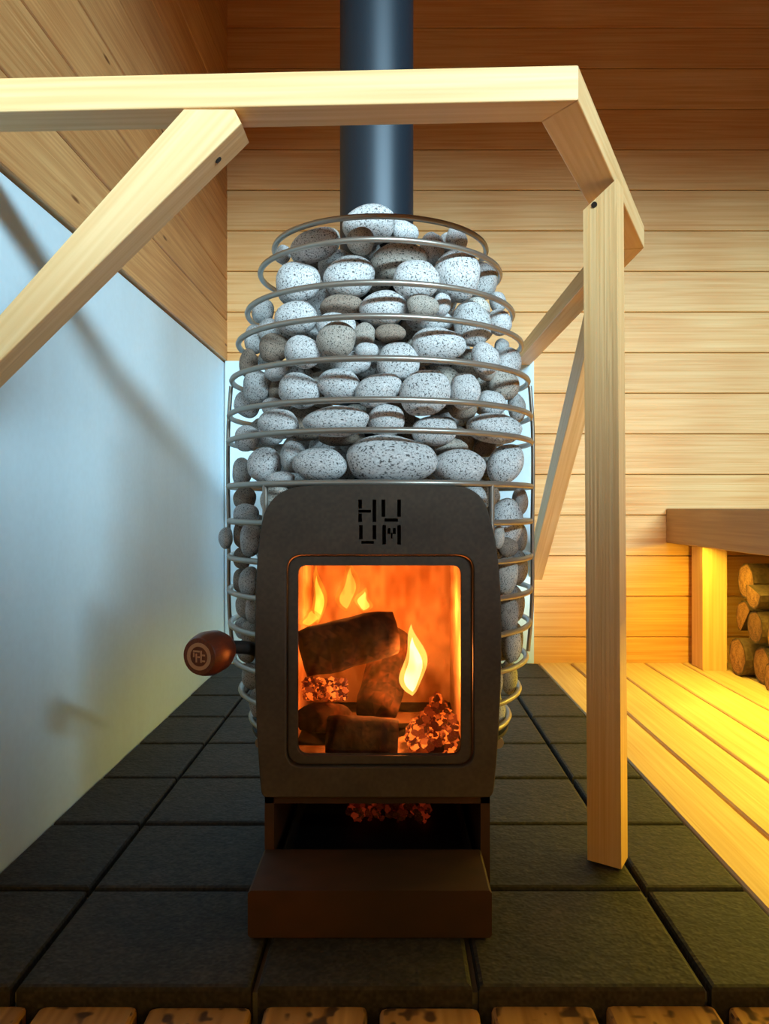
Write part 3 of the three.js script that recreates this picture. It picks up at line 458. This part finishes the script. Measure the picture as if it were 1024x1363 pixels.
// ---------------------------------------------------------------- sauna stones
{
  const nz = lattice(401, 9, 9), shapes = [];
  for (let v = 0; v < 7; v++) {
    const g = new THREE.SphereGeometry(1, 30, 20), p = g.attributes.position, q = rng(700 + v), ph = Array.from({ length: 9 }, () => q() * 6.28), ex = 0.93 + q() * 0.12;
    for (let k = 0; k < p.count; k++) {
      let x = p.getX(k), y = p.getY(k), z = p.getZ(k); const f = t => Math.sign(t) * Math.pow(Math.abs(t), ex);
      const d = 1 + 0.055 * Math.sin(2.1 * x + ph[0] + 1.3 * y) + 0.05 * Math.sin(2.4 * y + ph[1] + 1.7 * z) + 0.045 * Math.sin(2.8 * z + ph[2] - 1.5 * x) + 0.02 * Math.sin(5 * x + 4 * y + ph[3]) ;
      p.setXYZ(k, f(x) * d * 0.97, f(y) * d * 0.97, f(z) * d * 0.97);
    }
    g.computeBoundingBox(); const bb = g.boundingBox, mid = bb.getCenter(V()), half = bb.getSize(V()).multiplyScalar(0.5); g.translate(-mid.x, -mid.y, -mid.z); g.scale(1 / half.x, 1 / half.y, 1 / half.z);
    g.computeVertexNormals();
    // close the seam of the normals
    const n = g.attributes.normal, W = 31; for (let j = 0; j <= 20; j++) { const a = j * W, b = j * W + 30, m = V().fromBufferAttribute(n, a).add(V().fromBufferAttribute(n, b)).normalize(); n.setXYZ(a, m.x, m.y, m.z); n.setXYZ(b, m.x, m.y, m.z); }
    g.rotateZ(Math.PI / 2); shapes.push(g);
  }
  const r = rng(2024), list = [];
  // [x, y, width, height] as seen in an enlarged crop of the cage, tilt in degrees, layer behind the cage (m), material
  const C = (x, y, w, h, tilt = 0, layer = 0, m = 0) => list.push({ px: 280 + x / 2.226, py: 250 + y / 2.226, w: w / 2.226, h: h / 2.226, tilt, layer, m });
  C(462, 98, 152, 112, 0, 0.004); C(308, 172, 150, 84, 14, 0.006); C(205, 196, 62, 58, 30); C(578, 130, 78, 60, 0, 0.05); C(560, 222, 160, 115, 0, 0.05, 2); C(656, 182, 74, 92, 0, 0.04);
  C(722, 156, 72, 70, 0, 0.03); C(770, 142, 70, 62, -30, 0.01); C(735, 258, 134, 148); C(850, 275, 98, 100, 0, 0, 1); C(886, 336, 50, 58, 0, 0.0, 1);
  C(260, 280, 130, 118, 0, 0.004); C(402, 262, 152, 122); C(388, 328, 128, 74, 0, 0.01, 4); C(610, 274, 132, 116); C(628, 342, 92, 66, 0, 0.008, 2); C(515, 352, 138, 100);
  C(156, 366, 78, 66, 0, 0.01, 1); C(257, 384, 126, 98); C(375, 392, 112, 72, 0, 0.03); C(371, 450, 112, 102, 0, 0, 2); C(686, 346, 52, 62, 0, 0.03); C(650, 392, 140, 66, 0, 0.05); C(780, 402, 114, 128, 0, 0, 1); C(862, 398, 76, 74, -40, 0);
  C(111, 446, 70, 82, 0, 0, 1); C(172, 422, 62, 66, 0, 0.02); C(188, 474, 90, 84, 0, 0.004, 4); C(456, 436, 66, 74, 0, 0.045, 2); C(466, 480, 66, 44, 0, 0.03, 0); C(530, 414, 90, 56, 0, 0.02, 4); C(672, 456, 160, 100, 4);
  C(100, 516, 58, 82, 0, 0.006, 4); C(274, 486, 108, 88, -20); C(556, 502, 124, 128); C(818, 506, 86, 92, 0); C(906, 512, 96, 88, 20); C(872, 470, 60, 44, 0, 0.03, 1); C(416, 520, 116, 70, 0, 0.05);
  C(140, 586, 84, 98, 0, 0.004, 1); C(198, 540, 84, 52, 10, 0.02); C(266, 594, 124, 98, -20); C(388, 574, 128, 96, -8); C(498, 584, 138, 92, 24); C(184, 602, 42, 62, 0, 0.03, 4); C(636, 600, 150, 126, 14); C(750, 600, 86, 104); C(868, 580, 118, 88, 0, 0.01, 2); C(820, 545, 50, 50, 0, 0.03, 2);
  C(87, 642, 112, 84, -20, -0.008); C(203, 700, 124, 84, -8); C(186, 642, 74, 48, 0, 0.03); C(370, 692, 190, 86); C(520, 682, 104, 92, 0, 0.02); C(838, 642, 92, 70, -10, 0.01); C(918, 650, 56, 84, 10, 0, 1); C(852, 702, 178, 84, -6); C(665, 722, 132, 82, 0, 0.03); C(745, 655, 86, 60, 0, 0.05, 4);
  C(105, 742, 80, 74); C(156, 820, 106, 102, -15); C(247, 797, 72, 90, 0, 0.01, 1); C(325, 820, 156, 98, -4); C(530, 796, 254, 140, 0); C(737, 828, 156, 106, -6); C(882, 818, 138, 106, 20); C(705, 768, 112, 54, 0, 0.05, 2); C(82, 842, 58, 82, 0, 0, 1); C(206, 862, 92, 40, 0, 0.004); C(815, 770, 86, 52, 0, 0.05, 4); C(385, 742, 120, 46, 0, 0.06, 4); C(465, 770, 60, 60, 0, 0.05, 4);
  // side columns beside the firebox, in picture pixels
  const D = (px, py, w, h, m = 0, tilt = 0, layer = 0) => list.push({ px, py, w, h, tilt, layer, m, side: true });
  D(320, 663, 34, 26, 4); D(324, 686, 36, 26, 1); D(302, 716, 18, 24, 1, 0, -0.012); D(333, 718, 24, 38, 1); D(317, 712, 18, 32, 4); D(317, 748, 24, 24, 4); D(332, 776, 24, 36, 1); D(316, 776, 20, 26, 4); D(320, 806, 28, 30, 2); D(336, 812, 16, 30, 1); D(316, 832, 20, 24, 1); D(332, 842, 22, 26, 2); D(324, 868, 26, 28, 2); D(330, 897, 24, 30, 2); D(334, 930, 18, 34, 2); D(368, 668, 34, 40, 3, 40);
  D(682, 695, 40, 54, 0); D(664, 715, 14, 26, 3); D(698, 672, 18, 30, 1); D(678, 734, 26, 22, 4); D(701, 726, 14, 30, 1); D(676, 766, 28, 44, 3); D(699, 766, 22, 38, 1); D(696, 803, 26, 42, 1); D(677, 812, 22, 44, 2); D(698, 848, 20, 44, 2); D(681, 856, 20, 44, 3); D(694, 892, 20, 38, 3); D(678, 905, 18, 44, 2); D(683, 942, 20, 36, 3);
  const solids = [], q = new THREE.Quaternion(), inv = new THREE.Quaternion();
  const reach = (s, dir) => { const l = dir.clone().applyQuaternion(s.iq); return 1 / Math.hypot(l.x / s.s.x, l.y / s.s.y, l.z / s.s.z); };
  const gapTo = (a, b) => { const d = b.p.clone().sub(a.p), L = d.length(); if (L < 1e-6) return -1; d.divideScalar(L); return L - reach(a, d) - reach(b, d.negate()); };
  const inBox = (p, m) => p.y - m < H1 && Math.abs(p.x - SX) < HW + m && p.z > -HB - m && p.z < -FD + 0.3;
  const inFlue = (p, m) => Math.hypot(p.x - SX + 0.007, p.z + 1.335) < 0.0615 + (p.y - m < H1 + 0.055 ? 0.008 : 0) + m;
  for (const s of list) {
    let best = null;
    const c0 = Math.min(s.w, s.h) * 0.5 * 1.1 / F, cz = Math.min(Math.sqrt(s.w * s.h) * 0.5 * 1.1 / F * 0.92, 0.05);
    s.c = Math.min(cz, s.side ? 0.032 : 0.05);
    if (!s.side) { s.w *= 1.07; s.h *= 1.07; } else { s.w *= 1.32; s.h *= 1.22; }
    for (let d = 0.98; d < 1.36; d += 0.001) {                // first place along the pixel's ray where the stone lies inside the cage
      const p = at(s.px, s.py, d), rad = Math.hypot(p.x - SX, p.z - SZ), a = s.w * 0.5 * d / F;
      const dirx = Math.abs(p.x - SX) / Math.max(rad, 1e-3), need = radiusAt(p.y) - 0.005 - s.layer - (s.c * (1 - dirx) + Math.min(a, s.c) * dirx) * 0.97;
      if (rad <= need) { best = [p, d]; break; }
      if (!best || rad - need < best[2]) best = [p, d, rad - need];
    }
    const [p, d] = best; s.p = p; s.s = V(s.w * 0.5 * d / F, s.h * 0.5 * d / F, s.c);
    // the measured outline is upright: find the axes of the tilted ellipse with about that outline
    q.setFromAxisAngle(Z, s.tilt * Math.PI / 180); const yaw = new THREE.Quaternion().setFromAxisAngle(Y, Math.atan2(p.x - SX, p.z - SZ) * 0.6);
    s.q = yaw.clone().multiply(q); s.iq = s.q.clone().invert(); s.fixed = true; solids.push(s);
  }
  // settle neighbours apart: the one farther in gives way, and none pushes through the cage
  const away = s => V(SX * 0.3 - 0 + (s.p.x - SX) * 0, 0, s.p.z).normalize();
  const support = (s, dir) => { const l = dir.clone().applyQuaternion(s.iq); return Math.hypot(l.x * s.s.x, l.y * s.s.y, l.z * s.s.z); };
  const inside = s => { const d = V(s.p.x - SX, 0, s.p.z - SZ), L = d.length(); d.divideScalar(L); const e = support(s, d), R = Math.min(radiusAt(s.p.y), radiusAt(s.p.y + s.s.y * 0.5) + 0.004, radiusAt(s.p.y - s.s.y * 0.5) + 0.004), over = L + e - (R - 0.0056); if (over > 0 && !(s.layer < 0)) { s.p.addScaledVector(d, -Math.min(over, 0.004)); } };
  for (let it = 0; it < 90; it++) {
    for (let i = 0; i < solids.length; i++) for (let j = i + 1; j < solids.length; j++) {
      const a = solids[i], b = solids[j]; if (a.p.distanceToSquared(b.p) > 0.025) continue;
      const g = gapTo(a, b); if (g >= -0.0012) continue;
      const back = a.p.length() > b.p.length() ? a : b, front = back === a ? b : a;
      if (!back.side) back.p.addScaledVector(away(back), Math.min(0.003, -g * 0.4)); else if (it > 50) back.s.multiplyScalar(0.99);
      const sep = b.p.clone().sub(a.p).setZ(0).normalize().multiplyScalar(Math.min(0.0015, -g * (back.side ? 0.25 : 0.08))); a.p.sub(sep); b.p.add(sep);
      if (it > 40) { back.s.multiplyScalar(0.996); front.s.multiplyScalar(0.9985); }
    }
    for (const s of solids) inside(s);
  }
  for (const k of [2, 49]) { solids[k].s.multiplyScalar(0.86); solids[k].layer = Math.max(0, solids[k].layer); for (let it = 0; it < 12; it++) inside(solids[k]); }
  for (const s of solids) for (let it = 0; it < 40; it++) { if (s.side && inBox(s.p, Math.min(s.s.x, s.s.z) * 0.95)) { s.p.x += 0.0008 * Math.sign(s.p.x - SX); s.s.x *= 0.985; s.s.z *= 0.985; inside(s); } else if (!s.side && inFlue(s.p, s.s.z)) s.p.z += 0.002; else if (!s.side && s.p.y < H1 + 0.06 && inBox(s.p, s.s.y * 0.95)) s.p.y += 0.001; else break; }
  // fillers: stones behind the front layer and around the sides and back, let down until they touch
  const nFront = solids.length;
  const ok = s => { if (inBox(s.p, s.s.x * 1.02) || inFlue(s.p, s.s.x * 1.02) || s.p.y - s.s.y < H0 + 0.032) return false; const rad = Math.hypot(s.p.x - SX, s.p.z - SZ); if (rad + s.s.x > Math.min(radiusAt(s.p.y), radiusAt(s.p.y + s.s.y * 0.7), radiusAt(s.p.y - s.s.y * 0.7)) - 0.008) return false; for (const o of solids) if (s.p.distanceToSquared(o.p) < 0.02 && gapTo(s, o) < -0.001) return false; return true; };
  for (let t = 0; t < 16000 && solids.length < 285; t++) {
    const big = t < 4000 ? 1 : t < 9000 ? 0.8 : 0.64, e = (0.034 + r() * 0.010) * big, a = r() * 6.283, y = t % 3 ? H0 + 0.06 + r() * 0.78 : 0.80 + r() * 0.12, R = radiusAt(y), rad = Math.sqrt(r()) * (R - 0.012 - e);
    const s = { p: V(SX + Math.sin(a) * rad, y, SZ + Math.cos(a) * rad), s: V(e, e * (0.8 + r() * 0.15), e * (0.85 + r() * 0.15)), m: [0, 1, 1, 2, 3, 4][Math.floor(r() * 6)] };
    s.q = new THREE.Quaternion().setFromAxisAngle(Y, r() * 6.28); s.iq = s.q.clone().invert(); 
    if (!ok(s)) continue;
    for (let k = 0; k < 120; k++) { s.p.y -= 0.003; if (!ok(s)) { s.p.y += 0.003; break; } }
    solids.push(s);
  }
  const big = solids.map((s, k) => [k, s.w ? s.w : 0]).sort((a, b) => b[1] - a[1])[0][0];
  solids.forEach((s, k) => {
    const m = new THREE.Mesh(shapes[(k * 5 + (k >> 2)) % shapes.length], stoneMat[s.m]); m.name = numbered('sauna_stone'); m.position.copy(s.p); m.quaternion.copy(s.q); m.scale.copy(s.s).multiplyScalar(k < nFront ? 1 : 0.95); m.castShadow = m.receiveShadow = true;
    const col = ['pale grey', 'mid grey', 'brownish grey', 'creamy grey', 'dark brown'][s.m], vol = Math.cbrt(s.s.x * s.s.y * s.s.z), size = vol > 0.033 ? 'large' : vol > 0.024 ? 'medium-sized' : 'small', long = s.s.x / s.s.y > 1.5 ? 'oblong' : s.s.x / s.s.y < 0.85 ? 'upright' : 'rounded';
    const nth = ['top', 'second', 'third', 'fourth', 'fifth', 'sixth', 'seventh', 'eighth', 'ninth', 'tenth', 'eleventh', 'twelfth', 'thirteenth', 'fourteenth', 'lowest'], up = rings.filter(q => q[0] > s.p.y).length;
    const level = up === 0 ? 'above the top cage ring' : up >= rings.length ? 'below the lowest cage ring' : `between the ${nth[up - 1]} and ${nth[up]} cage rings`;
    const side = s.p.x < SX - 0.12 ? ', handle side' : s.p.x > SX + 0.12 ? ', post side' : '', deep = k >= nFront ? ', inside the pile' : '';
    const label = k === 0 ? 'domed pale stone on top of the pile in front of the flue pipe' : k === big ? 'very large oblong grey stone resting above the middle of the stove front' : `${size} ${long} ${col} stone ${level}${deep || side}`;
    m.userData = { label, category: 'stone', group: k === 0 || k === big ? 'stones in the stove cage' : label };
    scene.add(m);
  });
  console.log('stones', nFront, solids.length);
}
DAY.castShadow = false;
renderer.render(scene, camera);
